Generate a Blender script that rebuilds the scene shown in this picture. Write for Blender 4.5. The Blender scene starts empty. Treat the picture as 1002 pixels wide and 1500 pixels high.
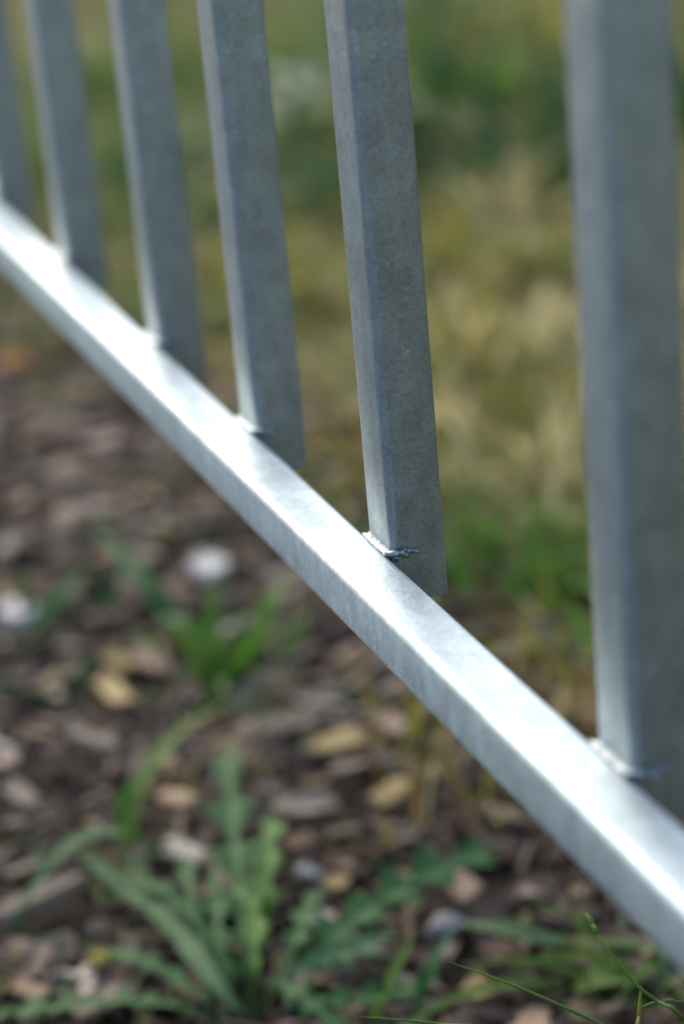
import bpy, math, random
from mathutils import Vector, Matrix, noise

# ------------------------------------------------------------------ camera, sky, sun, exposure
scene = bpy.context.scene
col = scene.collection
cam_data = bpy.data.cameras.new('camera')
cam = bpy.data.objects.new('camera', cam_data)
col.objects.link(cam)
scene.camera = cam
CAM = Vector((0.613748, -0.218451, 0.533895))
AX_R = Vector((0.356962, 0.930313, -0.084236)); AX_U = Vector((-0.326504, 0.208751, 0.921856)); AX_D = Vector((-0.875199, 0.301564, -0.378267))
cam.matrix_world = Matrix(((AX_R.x, AX_U.x, -AX_D.x, CAM.x), (AX_R.y, AX_U.y, -AX_D.y, CAM.y),
                           (AX_R.z, AX_U.z, -AX_D.z, CAM.z), (0, 0, 0, 1)))
cam_data.sensor_fit = 'VERTICAL'; cam_data.sensor_height = 36.0; cam_data.lens = 81.749731
cam_data.clip_start = 0.02; cam_data.clip_end = 2000
cam_data.dof.use_dof = True; cam_data.dof.focus_distance = 0.680; cam_data.dof.aperture_fstop = 5.1
cam_data.dof.aperture_blades = 9

SUN_ELEV, SUN_AZ = 35.0, 184.0        # azimuth measured from +X towards +Y: behind the fence, far end
world = bpy.data.worlds.new('World'); scene.world = world; world.use_nodes = True
wn = world.node_tree; wn.nodes.clear()
sky_t = wn.nodes.new('ShaderNodeTexSky'); sky_t.sky_type = 'NISHITA'; sky_t.sun_disc = False
sky_t.sun_elevation = math.radians(SUN_ELEV); sky_t.sun_rotation = math.radians(90 - SUN_AZ)
sky_t.air_density = 1.0; sky_t.dust_density = 3.0; sky_t.ozone_density = 0.7
bg = wn.nodes.new('ShaderNodeBackground'); bg.inputs['Strength'].default_value = 0.15
wo = wn.nodes.new('ShaderNodeOutputWorld')
wn.links.new(sky_t.outputs[0], bg.inputs['Color']); wn.links.new(bg.outputs[0], wo.inputs['Surface'])

sun_data = bpy.data.lights.new('sun', 'SUN'); sun = bpy.data.objects.new('sun', sun_data); col.objects.link(sun)
sun_data.energy = 0.64; sun_data.angle = math.radians(34); sun_data.color = (1.0, 0.985, 0.955)
se, sa = math.radians(SUN_ELEV), math.radians(SUN_AZ)
sun_dir = Vector((math.cos(se) * math.cos(sa), math.cos(se) * math.sin(sa), math.sin(se)))
sun.rotation_euler = sun_dir.to_track_quat('Z', 'Y').to_euler(); sun.location = sun_dir * 30

vs = scene.view_settings
vs.view_transform = 'Standard'; vs.look = 'None'; vs.exposure = 1.2; vs.gamma = 1.0; vs.use_curve_mapping = False
scene.render.engine = 'CYCLES'; scene.cycles.use_denoising = True; scene.cycles.max_bounces = 8

random.seed(11)
U = random.uniform

# ------------------------------------------------------------------ helpers
def link(name, me, parent=None, loc=None, rot=None):
    o = bpy.data.objects.new(name, me); col.objects.link(o)
    if parent: o.parent = parent
    if loc is not None: o.location = loc
    if rot is not None: o.rotation_euler = rot
    return o

def tag(o, label=None, cat=None, group=None, kind=None):
    if label: o['label'] = label
    if cat: o['category'] = cat
    if group: o['group'] = group
    if kind: o['kind'] = kind
    return o

class MB:
    def __init__(self): self.v = []; self.f = []; self.m = []
    def add(self, verts, faces, mi=0):
        b = len(self.v); self.v += [tuple(p) for p in verts]
        for fc in faces: self.f.append(tuple(i + b for i in fc)); self.m.append(mi)
    def mesh(self, name, mats, smooth=True):
        me = bpy.data.meshes.new(name); me.from_pydata(self.v, [], self.f)
        for m in (mats if isinstance(mats, (list, tuple)) else [mats]): me.materials.append(m)
        me.polygons.foreach_set('material_index', self.m)
        me.polygons.foreach_set('use_smooth', [smooth] * len(self.f))
        me.update(); return me

def copy_tree(o, parent=None):
    c = o.copy(); col.objects.link(c); c.parent = parent
    for ch in [k for k in bpy.data.objects if k.parent == o]: copy_tree(ch, c)
    return c

# ------------------------------------------------------------------ materials
def nt(name):
    m = bpy.data.materials.new(name); m.use_nodes = True
    n = m.node_tree.nodes; l = m.node_tree.links
    return m, n, l, n['Principled BSDF']

def ramp(n, stops):
    r = n.new('ShaderNodeValToRGB'); e = r.color_ramp.elements
    while len(e) < len(stops): e.new(0.5)
    for k, (p, c) in enumerate(stops): e[k].position = p; e[k].color = (*c, 1) if len(c) == 3 else c
    return r

def mix(n, l, a, b, fac, mode='MIX'):
    x = n.new('ShaderNodeMix'); x.data_type = 'RGBA'; x.blend_type = mode
    for s, v in ((x.inputs[0], fac), (x.inputs[6], a), (x.inputs[7], b)):
        if hasattr(v, 'is_linked'): l.new(v, s)
        elif isinstance(v, (int, float)): s.default_value = v
        else: s.default_value = (*v, 1)
    return x.outputs[2]

def galvanized(name, r0, r1, lo, hi, mottle, fleck):
    m, n, l, b = nt(name)
    tc = n.new('ShaderNodeTexCoord'); oi = n.new('ShaderNodeObjectInfo')
    off = n.new('ShaderNodeVectorMath'); off.operation = 'MULTIPLY_ADD'
    l.new(oi.outputs['Random'], off.inputs[0]); off.inputs[1].default_value = (3, 5, 7); l.new(tc.outputs['Object'], off.inputs[2])
    P = off.outputs[0]
    def nz(s, d=3, r=.55, src=P):
        k = n.new('ShaderNodeTexNoise'); k.inputs['Scale'].default_value = s; k.inputs['Detail'].default_value = d
        k.inputs['Roughness'].default_value = r; l.new(src, k.inputs['Vector']); return k.outputs['Fac']
    base = ramp(n, [(.3, lo), (.7, hi)]); l.new(nz(90, 4), base.inputs[0])
    # fine dark mottling of the zinc skin
    mot = ramp(n, [(.36, (.42, .42, .43)), (.52, (1, 1, 1))]); l.new(nz(850, 3, .6), mot.inputs[0])
    c = mix(n, l, base.outputs[0], mot.outputs[0], mottle, 'MULTIPLY')
    # crystal patches (spangle), each a slightly different grey
    sg = n.new('ShaderNodeTexVoronoi'); sg.inputs['Scale'].default_value = 150; l.new(P, sg.inputs['Vector'])
    sw = n.new('ShaderNodeSeparateColor'); l.new(sg.outputs['Color'], sw.inputs[0])
    sr = n.new('ShaderNodeMapRange'); sr.inputs[3].default_value = .86; sr.inputs[4].default_value = 1.06; l.new(sw.outputs[0], sr.inputs[0])
    c = mix(n, l, c, sr.outputs[0], .8, 'MULTIPLY')
    du = ramp(n, [(.42, (.80, .81, .82)), (.60, (1, 1, 1))]); l.new(nz(24, 5), du.inputs[0])
    c = mix(n, l, c, du.outputs[0], .55, 'MULTIPLY')
    # larger dull spots and drip marks drawn out along the length
    mp = n.new('ShaderNodeMapping'); mp.inputs['Scale'].default_value = (1, 1, .22); l.new(P, mp.inputs[0])
    st = ramp(n, [(.4, (.8, .8, .79)), (.58, (1, 1, 1))]); l.new(nz(260, 3, .5, mp.outputs[0]), st.inputs[0])
    c = mix(n, l, c, st.outputs[0], .5, 'MULTIPLY')
    # small bright flecks
    vo = n.new('ShaderNodeTexVoronoi'); vo.inputs['Scale'].default_value = 330; l.new(P, vo.inputs['Vector'])
    fr = ramp(n, [(.10, (1, 1, 1)), (.19, (0, 0, 0))]); l.new(vo.outputs['Distance'], fr.inputs[0])
    fm = ramp(n, [(.5, (0, 0, 0)), (.62, (1, 1, 1))]); l.new(nz(70, 2), fm.inputs[0])
    ff = n.new('ShaderNodeMath'); ff.operation = 'MULTIPLY'; l.new(fr.outputs[0], ff.inputs[0]); l.new(fm.outputs[0], ff.inputs[1])
    fk = n.new('ShaderNodeMath'); fk.operation = 'MULTIPLY'; fk.inputs[1].default_value = fleck; l.new(ff.outputs[0], fk.inputs[0])
    c = mix(n, l, c, (.9, .92, .93), fk.outputs[0])
    va = n.new('ShaderNodeMapRange'); va.inputs[3].default_value = .88; va.inputs[4].default_value = 1.06; l.new(oi.outputs['Random'], va.inputs[0])
    c = mix(n, l, c, va.outputs[0], 1.0, 'MULTIPLY')
    l.new(c, b.inputs['Base Color'])
    b.inputs['Metallic'].default_value = .8
    rr = n.new('ShaderNodeMapRange'); rr.inputs[1].default_value = .3; rr.inputs[2].default_value = .7
    rr.inputs[3].default_value = r0; rr.inputs[4].default_value = r1; l.new(nz(160, 4), rr.inputs[0]); l.new(rr.outputs[0], b.inputs['Roughness'])
    b1 = n.new('ShaderNodeBump'); b1.inputs['Strength'].default_value = .16; b1.inputs['Distance'].default_value = .0006
    l.new(nz(900, 3), b1.inputs['Height'])
    b2 = n.new('ShaderNodeBump'); b2.inputs['Strength'].default_value = .06; b2.inputs['Distance'].default_value = .002
    l.new(nz(110, 2), b2.inputs['Height']); l.new(b1.outputs[0], b2.inputs['Normal']); l.new(b2.outputs[0], b.inputs['Normal'])
    return m
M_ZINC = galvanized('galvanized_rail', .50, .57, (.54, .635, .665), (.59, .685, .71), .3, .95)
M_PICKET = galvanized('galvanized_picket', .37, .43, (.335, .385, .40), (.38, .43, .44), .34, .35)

def weldmat():
    m, n, l, b = nt('weld_zinc')
    tc = n.new('ShaderNodeTexCoord'); k = n.new('ShaderNodeTexNoise'); k.inputs['Scale'].default_value = 500; k.inputs['Detail'].default_value = 4
    l.new(tc.outputs['Object'], k.inputs['Vector'])
    r = ramp(n, [(.34, (.13, .155, .17)), (.62, (.36, .41, .43))]); l.new(k.outputs['Fac'], r.inputs[0]); l.new(r.outputs[0], b.inputs['Base Color'])
    b.inputs['Metallic'].default_value = .8; b.inputs['Roughness'].default_value = .45
    bp = n.new('ShaderNodeBump'); bp.inputs['Strength'].default_value = .3; bp.inputs['Distance'].default_value = .001
    l.new(k.outputs['Fac'], bp.inputs['Height']); l.new(bp.outputs[0], b.inputs['Normal']); return m
M_WELD = weldmat()

def leafmat(name, c1, c2, rough=.45, trans=.3, scale=60.0, vein=None, spec=.35):
    """plant tissue: per-object / per-blade colour variation, a light midrib along UV, some light coming through"""
    m, n, l, b = nt(name)
    tc = n.new('ShaderNodeTexCoord'); g = n.new('ShaderNodeNewGeometry'); oi = n.new('ShaderNodeObjectInfo')
    k = n.new('ShaderNodeTexNoise'); k.inputs['Scale'].default_value = scale; k.inputs['Detail'].default_value = 3
    l.new(tc.outputs['Object'], k.inputs['Vector'])
    a = n.new('ShaderNodeMath'); a.operation = 'ADD'; l.new(g.outputs['Random Per Island'], a.inputs[0]); l.new(oi.outputs['Random'], a.inputs[1])
    fr = n.new('ShaderNodeMath'); fr.operation = 'FRACT'; l.new(a.outputs[0], fr.inputs[0])
    av = n.new('ShaderNodeMath'); av.operation = 'MULTIPLY_ADD'; av.inputs[1].default_value = .55; l.new(fr.outputs[0], av.inputs[0])
    h = n.new('ShaderNodeMath'); h.operation = 'MULTIPLY'; h.inputs[1].default_value = .5; l.new(k.outputs['Fac'], h.inputs[0]); l.new(h.outputs[0], av.inputs[2])
    c = mix(n, l, c1, c2, av.outputs[0])
    if vein:
        at = n.new('ShaderNodeAttribute'); at.attribute_name = 'rib'
        c = mix(n, l, c, vein, at.outputs['Fac'])
    l.new(c, b.inputs['Base Color']); b.inputs['Roughness'].default_value = rough; b.inputs['Specular IOR Level'].default_value = spec
    if trans:
        t = n.new('ShaderNodeBsdfTranslucent'); l.new(c, t.inputs['Color'])
        ms = n.new('ShaderNodeMixShader'); ms.inputs[0].default_value = trans
        l.new(b.outputs[0], ms.inputs[1]); l.new(t.outputs[0], ms.inputs[2]); l.new(ms.outputs[0], n['Material Output'].inputs['Surface'])
    return m
M_GREEN = leafmat('grass_green', (.07, .15, .022), (.13, .22, .035), .6, .4, 60, None, .2)
M_OLIVE = leafmat('grass_olive', (.18, .185, .03), (.30, .28, .065), .6, .4, 60, None, .2)
M_STRAW = leafmat('grass_straw', (.44, .365, .15), (.60, .52, .28), .7, .4, 60, None, .15)
M_DRY = leafmat('grass_dry', (.16, .11, .03), (.28, .20, .06), .7, .35, 60, None, .15)
M_DARK = leafmat('weed_dark_green', (.035, .09, .028), (.06, .13, .045), .6, .28, 60, None, .2)
M_WEED = leafmat('weed_leaf', (.014, .070, .018), (.034, .108, .030), .62, .16, 120, (.12, .20, .08), .1)
M_WEEDP = leafmat('weed_leaf_pale', (.055, .13, .045), (.085, .17, .065), .58, .24, 120, (.22, .32, .15), .2)
M_BRIGHT = leafmat('grass_bright', (.06, .175, .016), (.10, .235, .03), .5, .35, 60, None, .2)
M_WHITE = leafmat('clover_flower', (.55, .58, .48), (.68, .68, .6), .6, .2)
M_YELL = leafmat('yellow_petal', (.50, .45, .05), (.62, .56, .10), .5, .2)

def woodmat(name, c1, c2):
    m, n, l, b = nt(name)
    tc = n.new('ShaderNodeTexCoord'); g = n.new('ShaderNodeNewGeometry'); oi = n.new('ShaderNodeObjectInfo')
    ad = n.new('ShaderNodeMath'); ad.operation = 'ADD'; l.new(g.outputs['Random Per Island'], ad.inputs[0]); l.new(oi.outputs['Random'], ad.inputs[1])
    fr = n.new('ShaderNodeMath'); fr.operation = 'FRACT'; l.new(ad.outputs[0], fr.inputs[0])
    mp = n.new('ShaderNodeMapping'); mp.inputs['Scale'].default_value = (60, 420, 420); l.new(tc.outputs['Object'], mp.inputs[0])
    k = n.new('ShaderNodeTexNoise'); k.inputs['Scale'].default_value = 1; k.inputs['Detail'].default_value = 4; l.new(mp.outputs[0], k.inputs['Vector'])
    c = mix(n, l, c1, c2, fr.outputs[0])
    gr = ramp(n, [(.32, (.5, .47, .45)), (.62, (1.08, 1.06, 1.04))]); l.new(k.outputs['Fac'], gr.inputs[0])
    c = mix(n, l, c, gr.outputs[0], .75, 'MULTIPLY')
    l.new(c, b.inputs['Base Color']); b.inputs['Roughness'].default_value = .78; b.inputs['Specular IOR Level'].default_value = .3
    bp = n.new('ShaderNodeBump'); bp.inputs['Strength'].default_value = .5; bp.inputs['Distance'].default_value = .0015
    l.new(k.outputs['Fac'], bp.inputs['Height']); l.new(bp.outputs[0], b.inputs['Normal']); return m
KINDS = [  # material, weight, words
    (woodmat('wood_dark', (.022, .014, .010), (.062, .041, .027)), 56, 'dark brown'),
    (woodmat('wood_russet', (.08, .044, .025), (.15, .085, .047)), 14, 'reddish brown'),
    (woodmat('wood_tan', (.22, .15, .08), (.37, .27, .16)), 11, 'tan'),
    (woodmat('wood_grey', (.15, .118, .09), (.29, .235, .18)), 18, 'weathered grey'),
    (woodmat('wood_pink', (.24, .165, .125), (.37, .265, .205)), 7, 'pinkish grey'),
    (woodmat('wood_cream', (.40, .35, .28), (.52, .46, .37)), 2, 'pale cream'),
]
WM = {k[2]: k[0] for k in KINDS}
M_YLEAF = woodmat('dead_leaf_yellow', (.25, .185, .065), (.35, .265, .11))
M_OLEAF = woodmat('dead_leaf_orange', (.33, .13, .03), (.42, .18, .05))
M_STONE = woodmat('pale_stone', (.60, .57, .52), (.72, .69, .64))
M_GSTONE = woodmat('grey_stone', (.20, .20, .205), (.27, .27, .275))

def soilmat():
    m, n, l, b = nt('soil')
    g = n.new('ShaderNodeNewGeometry')
    def nz(s, d=5):
        k = n.new('ShaderNodeTexNoise'); k.inputs['Scale'].default_value = s; k.inputs['Detail'].default_value = d
        l.new(g.outputs['Position'], k.inputs['Vector']); return k.outputs['Fac']
    soil = ramp(n, [(.3, (.018, .012, .009)), (.55, (.042, .029, .020)), (.75, (.085, .06, .04))]); l.new(nz(160), soil.inputs[0])
    turf = ramp(n, [(.3, (.05, .06, .015)), (.5, (.14, .125, .04)), (.7, (.24, .20, .085))]); l.new(nz(9), turf.inputs[0])
    sp = n.new('ShaderNodeSeparateXYZ'); l.new(g.outputs['Position'], sp.inputs[0])
    wob = n.new('ShaderNodeMath'); wob.operation = 'MULTIPLY_ADD'; wob.inputs[1].default_value = .16; l.new(nz(7, 3), wob.inputs[0]); l.new(sp.outputs['Y'], wob.inputs[2])
    mr = n.new('ShaderNodeMapRange'); mr.inputs[1].default_value = .25; mr.inputs[2].default_value = .34; l.new(wob.outputs[0], mr.inputs[0])
    l.new(mix(n, l, soil.outputs[0], turf.outputs[0], mr.outputs[0]), b.inputs['Base Color'])
    b.inputs['Roughness'].default_value = .9; b.inputs['Specular IOR Level'].default_value = .2
    bp = n.new('ShaderNodeBump'); bp.inputs['Strength'].default_value = .8; bp.inputs['Distance'].default_value = .006
    l.new(nz(220), bp.inputs['Height']); l.new(bp.outputs[0], b.inputs['Normal']); return m
M_SOIL = soilmat()

# ------------------------------------------------------------------ ground
def hgt(x, y):
    if abs(x) > 6 or abs(y) > 6: return 0.0
    f = min(1, (6 - max(abs(x), abs(y))) / 2)
    return f * (.012 * noise.noise(Vector((x * 2.3, y * 2.3, 3.1))) + .006 * noise.noise(Vector((x * 9, y * 9, 7.7)))
                + .0035 * noise.noise(Vector((x * 31, y * 31, 1.7))))

def axis():
    a = [-400, -150, -60, -25, -12, -8, -6, -5, -4]
    a += [-3 + .05 * k for k in range(28)] + [-1.6 + .02 * k for k in range(121)] + [.85 + .05 * k for k in range(24)]
    return a + [2.1, 2.6, 3.2, 4, 5, 6, 8, 12, 25, 60, 150, 400]
gx = axis(); gm = MB(); nx = len(gx)
gm.add([(x, y, hgt(x, y)) for y in gx for x in gx],
       [(j * nx + i, j * nx + i + 1, (j + 1) * nx + i + 1, (j + 1) * nx + i) for j in range(nx - 1) for i in range(nx - 1)])
tag(link('ground', gm.mesh('ground', M_SOIL)), 'dark soil under mulch and thin turf', kind='structure')

def bouncepathmat():
    m, n, l, b = nt('bounce_path_slate')
    g = n.new('ShaderNodeNewGeometry'); k = n.new('ShaderNodeTexNoise'); k.inputs['Scale'].default_value = 6; k.inputs['Detail'].default_value = 8
    l.new(g.outputs['Position'], k.inputs['Vector'])
    r = ramp(n, [(.3, (.105, .155, .18)), (.7, (.14, .195, .225))]); l.new(k.outputs['Fac'], r.inputs[0]); l.new(r.outputs[0], b.inputs['Base Color'])
    b.inputs['Roughness'].default_value = .85; return m
pm = MB()      # unseen grey path added to reflect light onto the fence fronts: slabs with open joints
for i in range(-7, 4):
    x0, x1, y0, y1, z = i * .9 + .006, i * .9 + .894, -1.75, -.27 , .022
    pm.add([(x0, y0, -.05), (x1, y0, -.05), (x1, y1, -.05), (x0, y1, -.05), (x0, y0, z - .004), (x1, y0, z - .004), (x1, y1, z - .004), (x0, y1, z - .004),
            (x0 + .005, y0 + .005, z), (x1 - .005, y0 + .005, z), (x1 - .005, y1 - .005, z), (x0 + .005, y1 - .005, z)],
           [(0, 1, 5, 4), (1, 2, 6, 5), (2, 3, 7, 6), (3, 0, 4, 7), (4, 5, 9, 8), (5, 6, 10, 9), (6, 7, 11, 10), (7, 4, 8, 11), (8, 9, 10, 11)])
tag(link('path', pm.mesh('path', bouncepathmat(), False)), 'unseen blue grey paved path added to reflect light onto the fence', kind='structure')

# ------------------------------------------------------------------ the fence
RW, RH, RT = .0174, .0181, 0.260000        # rail width, height, level of its top
PW, PD = .0200, .0172                  # picket width along the rail, depth
PB, PT = RT - .0163, 1.060                  # picket foot and head

def rrect(w, h, r, seg=5, rear=None):
    out = []; q = rear or r
    for r, cx, cy, a0 in ((q, w - q, h - q, 0), (q, q, h - q, 90), (r, r, r, 180), (r, w - r, r, 270)):
        for k in range(seg + 1):
            a = math.radians(a0 + 90 * k / seg); out.append((cx + r * math.cos(a), cy + r * math.sin(a)))
    return out

def tube(prof, ts, put, open_end=False):
    mb = MB(); n = len(prof); v = [put(p, t) for t in ts for p in prof]; f = []
    for i in range(len(ts) - 1):
        for k in range(n): f.append((i * n + k, i * n + (k + 1) % n, (i + 1) * n + (k + 1) % n, (i + 1) * n + k))
    f.append(tuple(range(n))[::-1]); f.append(tuple((len(ts) - 1) * n + k for k in range(n)))
    mb.add(v, f); return mb

def auto_smooth(me, deg=40):
    me.set_sharp_from_angle(angle=math.radians(deg)); return me

fence = bpy.data.objects.new('metal_fence', None); col.objects.link(fence); fence.location = (-.2, 0, 0)
tag(fence, 'galvanized steel picket fence with square tube rail running from near right to far left', 'fence')
FX = -.2
X0, X1 = -1.22, 1.02
ts = [X0 + (X1 - X0) * k / 60 for k in range(61)]
rail = tube(rrect(RW, RH, .0027), ts, lambda p, t: (t - FX, p[0] - RW, RT - RH + p[1]))
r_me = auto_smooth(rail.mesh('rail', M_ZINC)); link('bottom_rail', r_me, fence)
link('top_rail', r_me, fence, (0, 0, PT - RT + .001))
post_me = auto_smooth(tube(rrect(.036, .036, .004), [-.12, .2, 1.12], lambda p, t: (p[0], p[1], t)).mesh('post', M_ZINC))
for x in (X0 - .038, X1 + .002):
    po = link('post', post_me, fence, (x - FX, -.026, 0))
cap = tube(rrect(.040, .040, .005), [0, .008], lambda p, t: (p[0] - .002, p[1] - .002, t)).mesh('post_cap', M_ZINC)
for po in [o for o in bpy.data.objects if o.parent == fence and o.name.startswith('post')]:
    link('post_cap', auto_smooth(cap), po, (0, 0, 1.1205))

pk_ts = [PB + .0, PB + .004, RT + .01, RT + .04, .3, .5, .8, PT]
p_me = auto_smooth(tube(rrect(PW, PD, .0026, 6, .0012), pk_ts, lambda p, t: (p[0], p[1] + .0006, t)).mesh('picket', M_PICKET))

def weld_mesh(seed):
    """fillet weld closing the joint between the picket's face and the rail's top back edge"""
    rnd = random.Random(seed); mb = MB()
    n, k = 34, 9; v = []
    for i in range(n):
        s = i / (n - 1); x = -.0018 + s * (PW + .0036)
        edge = min(1, min(s, 1 - s) * 7)
        up = (.0030 * (1 - .4 * s) + .0006 * noise.noise(Vector((x * 300, seed, 0)))) * edge ** .6
        out = (.0015 * (1 - .3 * s) + .0006 * noise.noise(Vector((x * 300, seed + 9, 2)))) * edge ** .6
        back = .0010
        for j in range(k):
            q = j / (k - 1)
            # concave curve from the picket face down to the rail top
            y = -out * q ** 2.0 + .0012 * (1 - q); z = RT + up * (1 - q) ** 2.2 + .0003 - .0006 * q
            w = .0002 * noise.noise(Vector((x * 900, q * 5, seed))) * math.sin(math.pi * q)
            if x > PW - .002: y += (x - PW + .002) * .6
            # the flare stays tied to the rail on its far side and closes onto the picket higher up
            xx = x + (.0030 * (1 - q) ** .7 if s < .5 else -.0022 * (1 - q)) * abs(1 - 2 * s) ** 3
            v.append((xx, y - abs(w), z + w))
    f = [(i * k + j, i * k + j + 1, (i + 1) * k + j + 1, (i + 1) * k + j) for i in range(n - 1) for j in range(k - 1)]
    b = len(v)
    # closed behind so that the bead is a solid lump
    for i in range(n): v.append((v[i * k][0], .002, RT - .003))
    for i in range(n - 1):
        f.append((i * k, (i + 1) * k, b + i + 1, b + i)); f.append((i * k + k - 1, b + i, b + i + 1, (i + 1) * k + k - 1))
    mb.add(v, f)
    # bead rolling round the corner onto the picket's side
    path = [Vector((PW - .0025, -.0012, RT + .0004)), Vector((PW + .0003, .0002, RT + .0006)), Vector((PW + .0012, .0028, RT + .0009)),
            Vector((PW + .0010, .0046, RT - .0002)), Vector((PW + .0006, .0058, RT - .0014))]
    bead(mb, path, .0010, seed, 24, 8, rough=.6); return mb.mesh('weld', M_WELD)

def cr(P, t):
    n = len(P) - 1; x = max(0, min(n - 1e-6, t * n)); i = int(x); u = x - i
    a, b, c, d = P[max(0, i - 1)], P[i], P[i + 1], P[min(n, i + 2)]
    return .5 * ((2 * b) + (c - a) * u + (2 * a - 5 * b + 4 * c - d) * u * u + (3 * b - a - 3 * c + d) * u ** 3)

def bead(mb, path, r, seed, n=24, k=8, rough=.3, taper=True, slim=0.0):
    v = []
    for i in range(n):
        s = i / (n - 1); p = cr(path, s); t = (cr(path, min(1, s + .02)) - cr(path, max(0, s - .02))).normalized()
        a = t.cross(Vector((0, 0, 1)))
        if a.length < .1: a = t.cross(Vector((0, 1, 0)))
        a.normalize(); b = t.cross(a)
        rr = r * (1 + rough * noise.noise(Vector((s * 9, seed, 4)))) * (1 - slim * s) * (min(1, min(s, 1 - s) * 6 + .05) if taper else 1)
        for j in range(k):
            g = 2 * math.pi * j / k; w = 1 + rough * noise.noise(Vector((s * 14, j * .9, seed)))
            v.append(p + (a * math.cos(g) + b * math.sin(g)) * rr * w)
    f = [(i * k + j, i * k + (j + 1) % k, (i + 1) * k + (j + 1) % k, (i + 1) * k + j) for i in range(n - 1) for j in range(k)]
    f += [tuple(range(k))[::-1], tuple((n - 1) * k + j for j in range(k))]
    mb.add(v, f)

def drip_mesh(seed):
    """sharp little zinc spikes left on the weld by the dipping"""
    rnd = random.Random(seed); mb = MB()
    for k in range(4):
        b = Vector((PW + .0012 + rnd.uniform(-.001, .0008), .0035 + k * .0012, RT + .0006 - k * .0004))
        d = Vector((rnd.uniform(.25, 1), rnd.uniform(-.1, .9), rnd.uniform(-.2, .8))).normalized() * rnd.uniform(.0016, .004)
        bead(mb, [b, b + d * .5 + Vector((0, 0, rnd.uniform(-.0006, .0008))), b + d], .00055, seed + k, 8, 6, .4)
    return mb.mesh('zinc_drip', M_WELD)

welds = [weld_mesh(s) for s in (3, 8, 21)]; drips = [drip_mesh(s) for s in (5, 14, 23)]
PX = [-1.10, -.985, -.865, -.752, -.632, -.514, -.378, -.2372, -.1225, 0, .1534, .30, .432, .565, .69, .82, .93]
for k, x in enumerate(PX):
    p = link('picket', p_me, fence, (x - FX, 0, 0))
    i = 1 if x == 0 else (2 if x == .1534 else k % 3)
    link('weld_bead', welds[i], p); link('zinc_drip', drips[i], p)

# ------------------------------------------------------------------ wood chip mulch
def chip_mesh(rnd, L=1.0, ratio=.55, th=.2, name='chip', mats=None):
    """a split, ragged chip of unit length along X; about 30 triangles"""
    hl, hw = .5 * L, .5 * L * ratio; ring = []
    j = lambda q: rnd.uniform(-q, q)
    for sx in (1, -1):
        ring.append((sx * hl * (.78 + j(.2)), -sx * hw * (.9 + j(.2))))
        for k in range(rnd.choice((1, 1, 2, 3))):          # torn, splintered end
            ring.append((sx * hl * (.86 + j(.26)), -sx * hw * (.5 - .5 * k + j(.2))))
        ring.append((sx * hl * (.72 + j(.26)), sx * hw * (.85 + j(.25))))
        ring.append((sx * hl * j(.25), sx * hw * (.95 + j(.25))))
    n = len(ring)
    bend = rnd.uniform(-.3, .3) * th * 2 * L; tw = rnd.uniform(-.45, .45); v = []
    for lev, s in ((-1, .93), (0, 1.0), (1, rnd.uniform(.84, .96))):
        for x, y in ring:
            z = th * .5 * lev * L * rnd.uniform(.6, 1.2) + bend * (x / L) ** 2 * 4 + tw * y * x / L
            v.append((x * s, y * s, z))
    f = [tuple(range(n))[::-1], tuple(2 * n + k for k in range(n))]
    for q in (0, 1):
        f += [(q * n + k, q * n + (k + 1) % n, (q + 1) * n + (k + 1) % n, (q + 1) * n + k) for k in range(n)]
    mb = MB(); mb.add(v, f)
    return mb if mats is None else mb.mesh(name, mats, False)
rc = random.Random(5)
PROTO = [(chip_mesh(rc, 1, r, t)) for r, t in ((.42, .08), (.56, .07), (.30, .07), (.66, .09), (.22, .09), (.44, .10), (.75, .08), (.13, .08), (.36, .08), (.6, .06))]
PROTO_ME = [p.mesh('chip', KINDS[0][0], False) for p in PROTO]

def pixel(p):
    d = p - CAM; z = d.dot(AX_D)
    if z < .1: return None
    k = cam_data.lens / 36.0
    return d.dot(AX_R) / z * k, d.dot(AX_U) / z * k, z
def in_view(p, m=0.0):
    q = pixel(p); return q is not None and abs(q[0]) < .334 + m and abs(q[1]) < .5 + m

def border(x):       # far edge of the mulch bed
    return .205 - .09 * min(1, max(0, -x - .45)) + .05 * noise.noise(Vector((x * 3.1, 0, 5))) + .03 * noise.noise(Vector((x * 11, 2, 5)))

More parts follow.
